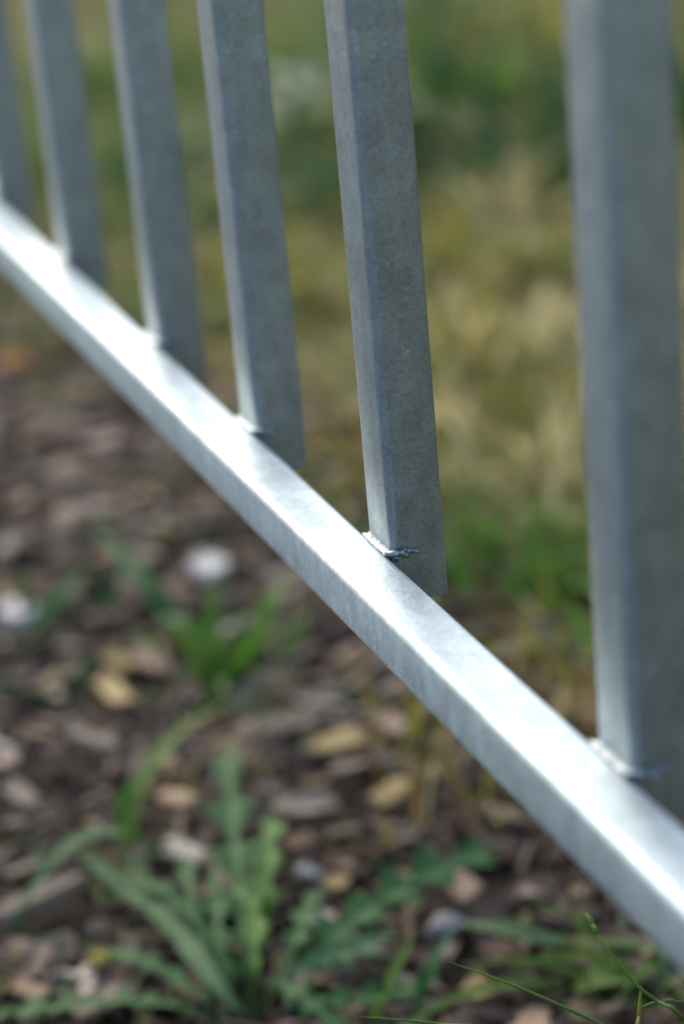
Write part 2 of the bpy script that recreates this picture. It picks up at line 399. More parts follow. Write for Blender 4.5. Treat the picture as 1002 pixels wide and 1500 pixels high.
# pieces of the mulch that stand out: (end a, end b, width, thickness, material, name, label, category)
NOTED = [
 ((-0.5791, 0.0999, 0.0000), (-0.5583, 0.1154, 0.0000), .021, .35, M_STONE, 'stone', 'white stone on the mulch just under the middle of the rail', 'stone'),
 ((-0.5654, -0.0182, 0.0000), (-0.5638, 0.0050, 0.0000), .019, .4, M_STONE, 'stone', 'white stone lying at the far left edge beside the dark weed', 'stone'),
 ((-0.8184, 0.0954, 0.0000), (-0.8158, 0.1222, 0.0000), .016, .2, WM['pinkish grey'], 'wood_chip', 'broad pinkish chip alone near the far left rail', 'wood chip'),
 ((-0.4998, 0.0444, 0.0000), (-0.4509, 0.0441, 0.0000), .013, .2, WM['pinkish grey'], 'wood_chip', 'upright looking pinkish chip between the yellow chip and the green tuft', 'wood chip'),
 ((-0.4988, 0.0218, 0.0000), (-0.4726, 0.0341, 0.0000), .011, .16, M_YLEAF, 'dead_leaf', 'small yellow leaf left of the pinkish chip', 'leaf'),
 ((-0.3331, 0.0785, 0.0000), (-0.3310, 0.1096, 0.0000), .017, .1, M_YLEAF, 'dead_leaf', 'broad yellow leaf below the middle of the rail', 'leaf'),
 ((-0.4058, -0.0230, 0.0000), (-0.3689, -0.0004, 0.0000), .009, .5, WM['weathered grey'], 'wood_chip', 'grey splinter lying across the mulch above the arched blade', 'wood chip'),
 ((-0.2537, -0.0961, 0.0000), (-0.2639, -0.0421, 0.0000), .0085, .9, WM['weathered grey'], 'stick', 'thick grey stick at the left edge below the arched leaf', 'stick'),
 ((-0.2846, 0.0412, 0.0000), (-0.2768, 0.0753, 0.0000), .014, .22, WM['weathered grey'], 'wood_chip', 'large grey chip right of the upright toothed leaf', 'wood chip'),
 ((-0.2809, -0.0137, 0.0000), (-0.2558, 0.0054, 0.0000), .012, .2, WM['pale cream'], 'wood_chip', 'pale cream chip between the pale long leaf and upright leaf', 'wood chip'),
 ((-0.2644, 0.0859, 0.0000), (-0.2779, 0.1091, 0.0000), .012, .15, M_YLEAF, 'dead_leaf', 'yellowish leaf leaning up under the rail right of centre', 'leaf'),
 ((-0.2029, 0.0941, 0.0000), (-0.1652, 0.0954, 0.0000), .013, .2, WM['pinkish grey'], 'wood_chip', 'pinkish chip just below the tip of the toothed right leaf', 'wood chip'),
 ((-0.1654, 0.0711, 0.0000), (-0.1527, 0.0817, 0.0000), .011, .4, M_GSTONE, 'stone', 'small grey stone under the right hand toothed leaf', 'stone'),
 ((-0.2315, 0.0354, 0.0000), (-0.2183, 0.0432, 0.0000), .009, .4, M_GSTONE, 'stone', 'small bluish grey stone beside the base of the upright leaf', 'stone'),
 ((-0.1899, 0.0258, 0.0000), (-0.1940, 0.0403, 0.0000), .010, .25, WM['pale cream'], 'wood_chip', 'pale cream chip tucked against the toothed right leaf', 'wood chip'),
 ((-0.2135, 0.0427, 0.0000), (-0.2171, 0.0568, 0.0000), .009, .1, M_YLEAF, 'dead_leaf', 'small yellow leaf beside the bluish grey stone', 'leaf'),
 ((-0.1214, 0.0691, 0.0000), (-0.1042, 0.0715, 0.0000), .011, .15, M_YLEAF, 'dead_leaf', 'yellow brown leaf near the bottom edge under the long grass stem', 'leaf'),
 ((-1.0256, 0.0857, 0.0000), (-1.0286, 0.1136, 0.0000), .026, .12, M_OLEAF, 'dead_leaf', 'orange brown leaf far left below the rail', 'leaf'),
 ((-0.3663, -0.0629, 0.0000), (-0.3386, -0.0525, 0.0000), .010, .3, WM['weathered grey'], 'wood_chip', 'grey chip at the left edge above the arched leaf', 'wood chip'),
 ((-0.3562, 0.1196, 0.0000), (-0.3213, 0.1293, 0.0000), .012, .2, WM['pinkish grey'], 'wood_chip', 'pinkish chip in the shade just under the rail', 'wood chip'),
 ((-0.3330, 0.0026, 0.0000), (-0.3079, 0.0150, 0.0000), .010, .25, WM['tan'], 'wood_chip', 'tan chip beside the curved bright blade', 'wood chip'),
 ((-0.4800, 0.0136, 0.0000), (-0.4153, 0.0151, 0.0000), .012, .18, M_YLEAF, 'dead_leaf', 'dull yellow leaf left of the arching grass blade', 'leaf'),
 ((-0.2050, -0.0976, 0.0000), (-0.1881, -0.0863, 0.0000), .009, .3, WM['tan'], 'wood_chip', 'curved tan chip at the lower left corner', 'wood chip'),
 ((-0.1309, 0.0800, 0.0000), (-0.1337, 0.0978, 0.0000), .010, .2, WM['russet'] if 'russet' in WM else WM['reddish brown'], 'wood_chip', 'reddish brown chip crossed by the long thin grass stem', 'wood chip'),
 ((-0.1960, 0.0612, 0.0000), (-0.2044, 0.0799, 0.0000), .010, .2, WM['tan'], 'wood_chip', 'tan chip half hidden behind the toothed right leaf', 'wood chip'),
]
def sheet_point(p): return Vector((p[0], p[1], hgt(p[0], p[1])))
noted_pts = []
rn = random.Random(17)
for a, b, w, th, m, nm, lab, cat in NOTED:
    a, b = sheet_point(a), sheet_point(b); d = b - a; L = d.length; w *= 1.17
    o = link(nm, chip_mesh(rn, L, w / L, th * w / L, nm, m), None, (a + b) / 2 + Vector((0, 0, .0065 + th * w * .4)),
             (U(-.12, .12), U(-.1, .1) - .06, math.atan2(d.y, d.x)))
    tag(o, lab, cat); noted_pts.append(((a + b) / 2, max(L, w) * .5))

chips = []
rr = random.Random(29)
def scatter(n, xr, yr, smin, smax, zmax, only=None):
    for _ in range(n):
        x, y = rr.uniform(*xr), rr.uniform(*yr)
        yb = border(x)
        if y > yb + rr.uniform(0, .09) ** 1: continue
        L = smin + (smax - smin) * rr.random() ** 2.0
        z = hgt(x, y) + rr.uniform(.000, zmax)
        p = Vector((x, y, z))
        if any((p - q).xy.length < r * .8 + L * .3 for q, r in noted_pts): continue
        t = rr.random() * sum(q[1] for q in KINDS); k = 0
        while t > KINDS[k][1] and k < len(KINDS) - 1: t -= KINDS[k][1]; k += 1
        tilt = .17 if L > .016 else .4
        chips.append((p, L, rr.choice(only) if only else rr.randrange(len(PROTO)), k, (rr.gauss(0, tilt), rr.gauss(0, tilt), rr.uniform(0, 6.283))))
scatter(6500, (-1.45, .14), (-.30, .32), .008, .036, .008)
scatter(9000, (-1.3, .14), (-.28, .32), .003, .010, .008)
scatter(3500, (-1.3, .14), (-.28, .32), .012, .034, .011, (7, 4, 7))
scatter(160, (-1.3, .14), (-.28, .32), .035, .055, .006, (2, 4, 8))
scatter(4000, (-1.9, .7), (-.29, .32), .009, .036, .008)
order = sorted(range(len(chips)), key=lambda i: -(chips[i][1] / pixel(chips[i][0])[2] if in_view(chips[i][0]) and pixel(chips[i][0])[2] < 1.5 else 0))
alone = set(order[:290])
LANDMARKS = [('the white stone under the rail', (-0.5698, 0.1077, 0.0000)), ('the white stone at the left edge', (-0.5646, -0.0066, 0.0000)), ('the broad yellow leaf', (-0.3321, 0.0940, 0.0000)),
 ('the thick grey stick', (-0.2582, -0.0696, 0.0000)), ('the base of the rosette weed', (-0.1505, -0.0115, 0.0000)), ('the tip of the right toothed leaf', (-0.2137, 0.1218, 0.0000)),
 ('the bright green tuft', (-0.4474, 0.0765, 0.0000)), ('the yellow bud', (-0.2019, -0.0605, 0.0000)), ('the curved green blade', (-0.2895, -0.0292, 0.0000)), ('the grey splinter', (-0.3871, -0.0116, 0.0000)),
 ('the rounded seedling leaf', (-0.0988, 0.1236, 0.0000)), ('the small grey stone', (-0.1590, 0.0764, 0.0000)), ('the orange brown leaf', (-1.0271, 0.0996, 0.0000)), ('the broad pinkish chip', (-0.8171, 0.1088, 0.0000)),
 ('the large grey chip', (-0.2807, 0.0582, 0.0000)), ('the dull yellow leaf', (-0.4469, 0.0144, 0.0000))]
ORD = ['', 'second ', 'third ', 'fourth ', 'fifth ', 'sixth ', 'seventh ', 'eighth ', 'ninth ', 'tenth ', 'eleventh ', 'twelfth ']
SHAPE = ['', 'broad ', 'slender ', 'squat ', 'slender ', '', 'squat ', 'splinter like ', '', 'broad ']
fam = {}
for i in alone:
    p, L, pr, k, e = chips[i]
    dd = min(((p.xy - Vector(q[:2])).length, nm) for nm, q in LANDMARKS)
    fam.setdefault((k, SHAPE[pr], dd[1]), []).append((dd[0], i))
chip_label = {}
for (k, sh, nm), lst in fam.items():
    for n_, (_, i) in enumerate(sorted(lst)):
        chip_label[i] = ORD[min(n_, 11)] + 'nearest ' + sh + KINDS[k][2] + ' wood chip to ' + nm
rest = MB()
from mathutils import Euler
for i, (p, L, pr, k, e) in enumerate(chips):
    if i in alone:
        o = bpy.data.objects.new('wood_chip', PROTO_ME[pr]); col.objects.link(o)
        o.location = p; o.rotation_euler = e; o.scale = (L, L, L)
        o.material_slots[0].link = 'OBJECT'; o.material_slots[0].material = KINDS[k][0]
        tag(o, chip_label[i], 'wood chip', KINDS[k][2] + ' chips of the mulch bed')
    else:
        R = Euler(e).to_matrix(); b = PROTO[pr]
        rest.add([p + R @ (Vector(v) * L) for v in b.v], b.f, k)
tag(link('mulch', rest.mesh('mulch', [k[0] for k in KINDS], False)), 'brown wood chip mulch covering the soil in front of the fence', 'mulch', kind='stuff')

# ------------------------------------------------------------------ blades and leaves
def ribbon(mb, P, w, n=10, mi=0, fold=.25, side=None, tip=.06, prof=None, attr=None, roll=0):
    """a blade along points P: three vertices across, folded along its midrib"""
    v = []
    for i in range(n + 1):
        s = i / n; p = cr(P, s); t = (cr(P, min(1, s + .03)) - cr(P, max(0, s - .03)))
        t = t.normalized() if t.length > 1e-9 else Vector((0, 0, 1))
        a = t.cross(Vector((0, 0, 1))) if side is None else side - t * side.dot(t)
        if a.length < .05: a = t.cross(Vector((.6, .8, 0)))
        a.normalize(); up = a.cross(t)
        if roll: a, up = a * math.cos(roll) + up * math.sin(roll), up * math.cos(roll) - a * math.sin(roll)
        ww = w * .5 * (prof(s) if prof else min(1, .55 + s * 2) * (1 - s ** 2.6) + tip * .2)
        v += [p - a * ww + up * ww * fold, p, p + a * ww + up * ww * fold]
    f = []
    for i in range(n): f += [(3 * i, 3 * i + 1, 3 * i + 4, 3 * i + 3), (3 * i + 1, 3 * i + 2, 3 * i + 5, 3 * i + 4)]
    mb.add(v, f, mi)

def blade_path(base, ang, L, lean, droop):
    d = Vector((math.cos(ang), math.sin(ang), 0)); P = []
    for k in range(4):
        s = k / 3; P.append(base + d * (L * (lean * s + .35 * droop * s * s)) + Vector((0, 0, L * max(.02, (1 - .35 * lean) * s - droop * s * s))))
    return P

# the lawn behind: one mass of fine grass, its patches green, olive or dried to straw
PATCH = [  # centre, radius, (green, olive, straw, dry, dark)
 ((-1.9364, 0.8148, 0.0000), .55, (6, 3, .6, .3, 1)), ((-2.1559, 0.7673, 0.0000), .4, (5, 4, .8, .5, .6)), ((-1.5911, 0.7310, 0.0000), .28, (3, .6, .4, .2, 4)),
 ((-1.7709, 0.9820, 0.0000), .4, (4, 3, 1.5, .5, 1)), ((-1.1389, 0.5289, 0.0000), .22, (1, 3, 6, 1.2, 0)), ((-1.2820, 0.6337, 0.0000), .15, (1, 2.5, 5, .6, .2)),
 ((-1.0250, 0.3959, 0.0000), .14, (1, 4, 2.5, 2, .2)), ((-0.9106, 0.4379, 0.0000), .16, (1, 3, 6, 2, .2)), ((-1.1144, 0.5936, 0.0000), .10, (2, 2, 1, .5, 3)),
 ((-0.7427, 0.3467, 0.0000), .10, (1, 2, 5, 2, .2)), ((-0.6471, 0.2902, 0.0000), .07, (.4, 1, 6, 3, 0)), ((-0.6293, 0.3385, 0.0000), .09, (2.5, 2, 3, 1, .5)),
 ((-0.4905, 0.2643, 0.0000), .085, (12, 1.5, .3, .3, .8)), ((-0.3696, 0.1849, 0.0000), .10, (.5, 2.5, .8, 5, .8)), ((-0.3801, 0.2284, 0.0000), .09, (1, 3, 1, 4, 1)),
 ((-0.2879, 0.1413, 0.0000), .08, (.4, 1.6, .6, 5, 1)), ((-0.9382, 0.3173, 0.0000), .12, (2, 5, 1, 2.4, 1)), ((-0.7984, 0.2646, 0.0000), .09, (.6, 2.6, .8, 5, 1)),
 ((-1.6378, 0.5433, 0.0000), .2, (4, 3, 3, .3, .3)), ((-1.6636, 0.4253, 0.0000), .25, (6, 3, .3, .3, 1)), ((-1.7937, 0.3660, 0.0000), .3, (5, 4, .5, .6, 1)),
 ((-2.0766, 0.5620, 0.0000), .3, (4, 3, .5, .5, 2)), ((-2.4137, 0.5157, 0.0000), .22, (1, 1, 1.5, 3, .6)), ((-1.0736, 0.2706, 0.0000), .1, (2, 4, .6, 2, 1)), ((-0.9348, 0.6061, 0.0000), .2, (2, 3, 4, 1.5, .3)),
]
GM = [M_GREEN, M_OLIVE, M_STRAW, M_DRY, M_DARK]
rg = random.Random(77)
def mix_at(x, y):
    w = [.25, .25, .12, .1, .05]
    q = noise.noise(Vector((x * 7, y * 7, 40))) + .6 * noise.noise(Vector((x * 17, y * 17, 41))); q2 = noise.noise(Vector((x * 6, y * 6, 60)))
    for c, r, m in PATCH:
        g = math.exp(-((x - c[0]) ** 2 + (y - c[1]) ** 2) / (r * .75) ** 2)
        for k in range(5): w[k] += g * m[k]
    e = (-1.3 * q, -.3 * q + 1.0 * q2 + .45, 1.6 * q + .1, 1.1 * q - 1.1 * q2, -1.8 * q - .9 * q2 - .4)
    return [a * math.exp(b) for a, b in zip(w, e)]
lawn = MB()
def sow(n, xr, yr, l0, l1, w0, w1, seg):
    for _ in range(n):
        x, y = rg.uniform(*xr), rg.uniform(*yr)
        b = border(x)
        if y < b + .01 - rg.random() ** 3 * .07: continue
        if noise.noise(Vector((x * 14, y * 14, 9))) + noise.noise(Vector((x * 5, y * 5, 4))) * .6 < -.42 + rg.uniform(-.2, .2): continue
        k = rg.choices(range(5), mix_at(x, y))[0]
        L = rg.uniform(l0, l1) * (1.15 if k in (0, 4) else .85)
        P = blade_path(Vector((x, y, hgt(x, y) - .002)), rg.uniform(0, 6.283), L, rg.uniform(.3, 1.2) + (.5 if k in (2, 3) else 0), rg.uniform(.1, .8))
        ribbon(lawn, P, rg.uniform(w0, w1), seg, k)
sow(17000, (-1.7, .35), (.08, .95), .022, .065, .0018, .0038, 4)
sow(28000, (-3.5, -1.0), (.05, 1.9), .03, .085, .0024, .0048, 3)
sow(9000, (-4.3, 1.4), (.1, 2.9), .04, .09, .003, .006, 3)
tag(link('lawn_grass', lawn.mesh('lawn', GM)), 'short patchy lawn grass behind the fence, green and straw coloured', 'grass', kind='stuff')

# sparse green seedlings among the mulch
spr = MB()
for _ in range(1100):
    x, y = rg.uniform(-1.4, .1), rg.uniform(-.22, .24)
    if noise.noise(Vector((x * 9, y * 9, 31))) < .12: continue
    for q in range(rg.randrange(2, 5)):
        P = blade_path(Vector((x + rg.gauss(0, .004), y + rg.gauss(0, .004), hgt(x, y))), rg.uniform(0, 6.283), rg.uniform(.012, .035), rg.uniform(.3, 1), rg.uniform(.2, .8))
        ribbon(spr, P, rg.uniform(.0014, .004), 4, rg.choice((0, 0, 1, 4)))
tag(link('seedling_grass', spr.mesh('seedlings', GM)), 'thin green seedlings sprouting through the mulch', 'grass', kind='stuff')

def plant(name, base, label, cat, group=None):
    o = bpy.data.objects.new(name, None); col.objects.link(o); o.location = (base[0], base[1], hgt(base[0], base[1]))
    return tag(o, label, cat, group)

def tuft(base, n, L, w, mat, label, name='grass_tuft', cat='grass tuft', spread=.012, lean=(.1, .7), seed=1, seg=8, ang=None):
    rs = random.Random(seed); t = plant(name, base, label, cat); L *= 1.17; w *= 1.17; spread *= 1.17
    for k in range(n):
        mb = MB(); a = rs.uniform(0, 6.283) if ang is None else ang + rs.gauss(0, .9)
        b = Vector((rs.gauss(0, spread), rs.gauss(0, spread), -.003))
        ribbon(mb, blade_path(b, a, L * rs.uniform(.6, 1.1), rs.uniform(*lean), rs.uniform(.1, .6)), w * rs.uniform(.7, 1.2), seg, 0, .3, roll=rs.uniform(-.6, .6))
        link('blade', mb.mesh('blade', mat if not isinstance(mat, list) else rs.choice(mat)), t)
    return t
tuft((-0.4474, 0.0765, 0.0000), 24, .062, .0075, [M_BRIGHT, M_BRIGHT, M_GREEN], 'bright green grass tuft in mulch just below the middle of the rail', seed=3, spread=.011)
tuft((-0.5656, 0.0105, 0.0000), 8, .05, .008, [M_DARK, M_WEED], 'dark green weed tuft beside the white stone at the far left', seed=5, spread=.014)
tuft((-0.3956, 0.0959, 0.0000), 6, .036, .005, [M_OLIVE, M_GREEN], 'small olive grass tuft right of the bright green tuft', seed=6, spread=.008)
tuft((-0.4715, 0.2596, 0.0000), 60, .045, .0075, [M_GREEN, M_BRIGHT, M_BRIGHT, M_GREEN], 'dense green weed clump behind the rail between the two nearest pickets', 'weed_clump', 'weed', .034, seed=9)
tuft((-1.4792, 0.6810, 0.0000), 46, .13, .014, [M_DARK, M_WEED, M_GREEN], 'dark green weed clump far behind in the lawn, right of the middle picket', 'weed_clump', 'weed', .075, seed=10)
tuft((-1.2166, 0.6399, 0.0000), 30, .09, .010, [M_DARK, M_WEED], 'small dark weed clump far behind beside the nearest picket', 'weed_clump', 'weed', .03, seed=11)
tuft((-1.3833, 0.8539, 0.0000), 26, .11, .012, [M_DARK], 'dark weed clump at the right edge behind the nearest picket', 'weed_clump', 'weed', .045, seed=12)
tuft((-0.2595, 0.1391, 0.0000), 34, .075, .0028, [M_DRY, M_DRY, M_STRAW, M_OLIVE], 'dry brown grass tuft growing behind the rail near the right', 'dry_grass_tuft', 'grass tuft', .028, (.02, .45), 13)
tuft((-0.3414, 0.2327, 0.0000), 24, .07, .0028, [M_DRY, M_OLIVE], 'dry olive grass tuft against the nearest picket', 'dry_grass_tuft', 'grass tuft', .022, (.02, .45), 14)
tuft((-0.6857, 0.2313, 0.0000), 26, .06, .003, [M_DRY, M_DRY, M_OLIVE], 'dry brown grass tuft beyond the rail between the two middle pickets', 'dry_grass_tuft', 'grass tuft', .026, (.05, .5), 15)

rs = random.Random(44)
SPOTS = [((-1.7914, 0.7042, 0.0000), M_GREEN), ((-1.9241, 0.8271, 0.0000), M_DARK), ((-1.8077, 0.6371, 0.0000), M_GREEN), ((-1.8463, 0.9058, 0.0000), M_OLIVE), ((-1.3483, 0.5533, 0.0000), M_DARK), ((-1.5453, 0.6052, 0.0000), M_GREEN), ((-1.0030, 0.5154, 0.0000), M_OLIVE),
 ((-0.9991, 0.4605, 0.0000), M_STRAW), ((-1.0854, 0.4683, 0.0000), M_OLIVE), ((-0.8135, 0.4150, 0.0000), M_STRAW), ((-0.8470, 0.3930, 0.0000), M_OLIVE), ((-0.6907, 0.3775, 0.0000), M_OLIVE), ((-1.8006, 0.4990, 0.0000), M_GREEN), ((-1.4436, 0.3605, 0.0000), M_DARK), ((-1.9683, 0.4134, 0.0000), M_GREEN),
 ((-1.5514, 0.3070, 0.0000), M_GREEN), ((-1.3041, 0.3519, 0.0000), M_OLIVE), ((-1.2863, 0.4097, 0.0000), M_WEEDP), ((-1.0773, 0.3552, 0.0000), M_OLIVE), ((-1.2039, 0.5841, 0.0000), M_STRAW), ((-1.4035, 0.6044, 0.0000), M_STRAW), ((-0.7041, 0.3125, 0.0000), M_STRAW), ((-0.5905, 0.3155, 0.0000), M_STRAW)]
NEAR = ['tall', 'low', 'tangled', 'thin', 'dense', 'small', 'loose', 'flattened', 'ragged', 'upright', 'stubby', 'drooping', 'short', 'spreading', 'narrow', 'thick', 'patchy', 'leaning', 'wispy', 'mixed', 'open', 'sprawling', 'bunched']
CN = {M_GREEN: 'green', M_DARK: 'dark green', M_OLIVE: 'olive', M_STRAW: 'straw coloured', M_WEEDP: 'pale green', M_WEED: 'deep green'}
def gap(p):
    q = pixel(Vector(p)); x = q[0] / .6667 * 1002 * .9987 + 501
    return ('at the far left picket', 'right of the second picket', 'right of the third picket', 'left of the middle picket', 'right of the middle picket', 'beside the nearest picket')[sum(x > e for e in (120, 230, 330, 500, 720))]
for k, (p, m) in enumerate(SPOTS):
    far = pixel(Vector(p))[2]; L = .035 * far + rs.uniform(0, .03)
    t = tuft(p, 20, L, .0045 * far, m, NEAR[k] + ' ' + CN[m] + ' clump in the blurred lawn ' + gap(p), 'lawn_clump', 'grass tuft', L * .35, (.15, .8), 100 + k, 6)
    t['group'] = 'clumps in the lawn behind the fence'

tuft((-0.0756, 0.1371, 0.0000), 14, .07, .0042, [M_GREEN, M_DARK, M_GREEN], 'green grass tuft in the lower right corner under the rail', seed=51, spread=.012, lean=(.3, 1.0))
tuft((-0.1253, 0.1154, 0.0000), 9, .035, .0045, [M_DARK, M_GREEN], 'low dark grass tuft under the rail left of the fine stems', seed=52, spread=.014, lean=(.5, 1.2))
tuft((-0.4877, -0.0150, 0.0000), 7, .04, .006, [M_WEED, M_DARK], 'small weed tuft at the left edge below the white stone', seed=53, spread=.012)

# white clover blooming in the lawn
t = plant('white_clover', (-1.4626, 0.4940, 0.0000), 'pale flowering clover patch seen between the two middle pickets', 'clover')
rs = random.Random(4)
for k in range(26):
    mb = MB(); c = Vector((rs.gauss(0, .05), rs.gauss(0, .05), rs.uniform(.03, .06)))
    for q in range(3):
        a = rs.random() + q * 2.094; d = Vector((math.cos(a), math.sin(a), .12)) * .016
        ribbon(mb, [c, c + d * .4, c + d * .8, c + d], .014, 5, 0, .2, prof=lambda s: math.sin(math.pi * min(.97, s * .9 + .06)) ** .6)
    link('leaf', mb.mesh('leaf', rs.choice((M_WEEDP, M_GREEN))), t)
for k in range(9):
    mb = MB(); c = Vector((rs.gauss(0, .035), rs.gauss(0, .035), rs.uniform(.06, .085)))
    bead(mb, [Vector((c.x, c.y, 0)), c * .5 + Vector((c.x * .5 + .002, c.y * .5, 0)), c], .0008, k, 6, 5, .1, False)
    st = link('stem', mb.mesh('stem', M_GREEN), t); mb = MB()
    for q in range(34):
        dd = Vector((rs.gauss(0, 1), rs.gauss(0, 1), rs.gauss(.3, .8))).normalized() * .0095
        ribbon(mb, [c + dd * .2, c + dd * .6, c + dd * .9, c + dd], .0035, 3)
    link('flower_head', mb.mesh('flower', M_WHITE), st)

# ------------------------------------------------------------------ the toothed rosette weed in front
def toothed_leaf(P, W, lobes, mat, seed, cut=.62, sweep=.35, envelope=None, curl=.12, n=72, roll=0.0, petiole=.18):
    """a long leaf with pointed side lobes along both edges; returns the mesh with a 'rib' attribute"""
    W *= 1.17; rs = random.Random(seed); v = []; rib = []; rows = []
    ph = [rs.random() for _ in range(2)]; amp = [[rs.uniform(.75, 1.2) for _ in range(lobes + 2)] for _ in range(2)]
    Ln = sum((cr(P, (i + 1) / 20) - cr(P, i / 20)).length for i in range(20))
    for i in range(n + 1):
        s = i / n; p = cr(P, s); t = (cr(P, min(1, s + .02)) - cr(P, max(0, s - .02))).normalized()
        a = t.cross(Vector((0, 0, 1)))
        if a.length < .05: a = t.cross(Vector((.6, .8, 0)))
        a.normalize(); up = a.cross(t)
        rl = roll + .25 * noise.noise(Vector((s * 3, seed, 1)))
        a, up = a * math.cos(rl) + up * math.sin(rl), up * math.cos(rl) - a * math.sin(rl)
        env = envelope(s) if envelope else (min(1, max(0, (s - petiole) / .3)) ** .8 * (1 - max(0, (s - .72) / .28) ** 2.2) * .95 + .07)
        for sd in (-1, 1):
            c = s * lobes + ph[(sd + 1) // 2] * .5; fr = c % 1; am = amp[(sd + 1) // 2][int(c) % (lobes + 2)]
            tooth = (fr / .72) ** 1.5 if fr < .72 else ((1 - fr) / .28) ** 1.1      # slow rise, sharp fall: the points lean to the tip
            w = W * .5 * env * ((1 - cut) + cut * tooth * am)
            rows.append((w, tooth))
        wl, wr = rows[-2][0], rows[-1][0]
        rip = lambda x: .10 * W * noise.noise(Vector((s * 16, x, seed)))
        for sd, w, tt in ((-1, wl, rows[-2][1]), (1, wr, rows[-1][1])):
            pass
        v += [p - a * wl + t * sweep * wl * rows[-2][1] * .6 + up * (curl * wl + rip(1)), p - a * wl * .5 + up * (curl * wl * .9 + rip(2) * .5) + t * sweep * wl * .15,
              p - a * W * .022 + up * .0002, p + up * -.0004, p + a * W * .022 + up * .0002,
              p + a * wr * .5 + up * (curl * wr * .9 + rip(3) * .5) + t * sweep * wr * .15, p + a * wr + t * sweep * wr * rows[-1][1] * .6 + up * (curl * wr + rip(4))]
        rib += [0, .05, .75, 1, .75, .05, 0]
    f = []
    for i in range(n):
        for j in range(6): f.append((7 * i + j, 7 * i + j + 1, 7 * i + 8 + j, 7 * i + 7 + j))
    mb = MB(); mb.add(v, f); me = mb.mesh('leaf', mat)
    at = me.attributes.new('rib', 'FLOAT', 'POINT'); at.data.foreach_set('value', rib)
    return me

def V(p): return Vector(p)
wb = (-0.1505, -0.0115, 0.0000)
weed = plant('rosette_weed', wb, 'green rosette weed with long toothed leaves in the mulch at the bottom', 'weed')
WO = Vector(weed.location)
def leaf(pts, W, lobes, mat, seed, label=None, **k):
    o = link('leaf', toothed_leaf([V(p) - WO for p in pts], W, lobes, mat, seed, **k), weed)
    if label: o['label'] = label
    return o
leaf([(-0.1402, -0.0164, 0.0040), (-0.1649, -0.0090, 0.0160), (-0.2034, 0.0016, 0.0240), (-0.2580, 0.0175, 0.0280), (-0.3343, 0.0398, 0.0240)], .0185, 7, M_WEED, 2, 'upright toothed leaf', cut=.82, curl=.25)
leaf([(-0.1419, -0.0118, 0.0040), (-0.1457, 0.0082, 0.0160), (-0.1603, 0.0379, 0.0220), (-0.1729, 0.0736, 0.0240), (-0.1898, 0.1147, 0.0180)], .0255, 8, M_WEED, 5, 'toothed leaf reaching right under the rail', cut=.82, roll=-.3)
leaf([(-0.1398, -0.0177, 0.0040), (-0.1520, -0.0246, 0.0140), (-0.2016, -0.0303, 0.0180), (-0.2380, -0.0391, 0.0180), (-0.2644, -0.0474, 0.0200)], .0082, 12, M_WEEDP, 7, 'long pale leaf reaching left', cut=.2, curl=.3, roll=.2, petiole=.05)
leaf([(-0.1426, -0.0139, 0.0030), (-0.1756, 0.0026, 0.0160), (-0.1976, 0.0120, 0.0240), (-0.2273, 0.0246, 0.0280), (-0.2523, 0.0356, 0.0240)], .013, 5, M_BRIGHT, 8, cut=.75)
leaf([(-0.1419, -0.0205, 0.0030), (-0.1451, -0.0384, 0.0120), (-0.1593, -0.0593, 0.0140), (-0.1717, -0.0843, 0.0120), (-0.1857, -0.1123, 0.0080)], .022, 10, M_WEED, 11, 'toothed leaf lying along the bottom edge', cut=.8, roll=-.3)
leaf([(-0.1429, -0.0184, 0.0030), (-0.1622, -0.0183, 0.0140), (-0.2020, -0.0223, 0.0220), (-0.2307, -0.0301, 0.0220), (-0.2646, -0.0315, 0.0180)], .011, 5, M_WEED, 13, cut=.75)
leaf([(-0.1439, -0.0123, 0.0030), (-0.1448, 0.0018, 0.0140), (-0.1448, 0.0168, 0.0180), (-0.1442, 0.0312, 0.0180), (-0.1567, 0.0524, 0.0140)], .0175, 7, M_WEEDP, 15, cut=.82, roll=-.4)
leaf([(-0.1425, -0.0146, 0.0020), (-0.1596, -0.0134, 0.0140), (-0.1841, -0.0195, 0.0180), (-0.2144, -0.0162, 0.0200), (-0.2602, -0.0048, 0.0160)], .010, 5, M_WEED, 19, cut=.75)
leaf([(-0.1386, -0.0131, 0.0020), (-0.1474, -0.0047, 0.0120), (-0.1316, 0.0002, 0.0160), (-0.1172, 0.0061, 0.0140), (-0.0981, 0.0124, 0.0080)], .015, 6, M_WEED, 23, cut=.8)
leaf([(-0.1430, -0.0156, 0.0020), (-0.1478, -0.0104, 0.0200), (-0.1748, -0.0007, 0.0240), (-0.2059, 0.0082, 0.0240), (-0.2453, 0.0200, 0.0200)], .012, 5, M_BRIGHT, 27, cut=.75)
leaf([(-0.1438, -0.0171, 0.0020), (-0.1516, -0.0189, 0.0140), (-0.1704, -0.0176, 0.0220), (-0.1972, -0.0092, 0.0240), (-0.2307, -0.0006, 0.0200)], .011, 5, M_WEED, 31, cut=.78)
leaf([(-0.1426, -0.0129, 0.0020), (-0.1457, -0.0003, 0.0180), (-0.1566, 0.0118, 0.0240), (-0.1771, 0.0232, 0.0220), (-0.1987, 0.0368, 0.0160)], .011, 5, M_WEED, 33, cut=.78)
leaf([(-0.1431, -0.0196, 0.0020), (-0.1468, -0.0320, 0.0140), (-0.1681, -0.0420, 0.0180), (-0.1844, -0.0516, 0.0180), (-0.2031, -0.0587, 0.0120)], .012, 6, M_WEED, 37, cut=.75)
leaf([(-0.1414, -0.0145, 0.0020), (-0.1281, 0.0014, 0.0120), (-0.1186, 0.0209, 0.0140), (-0.1177, 0.0407, 0.0120), (-0.1301, 0.0603, 0.0080)], .014, 6, M_WEED, 39, cut=.8, roll=-.3)

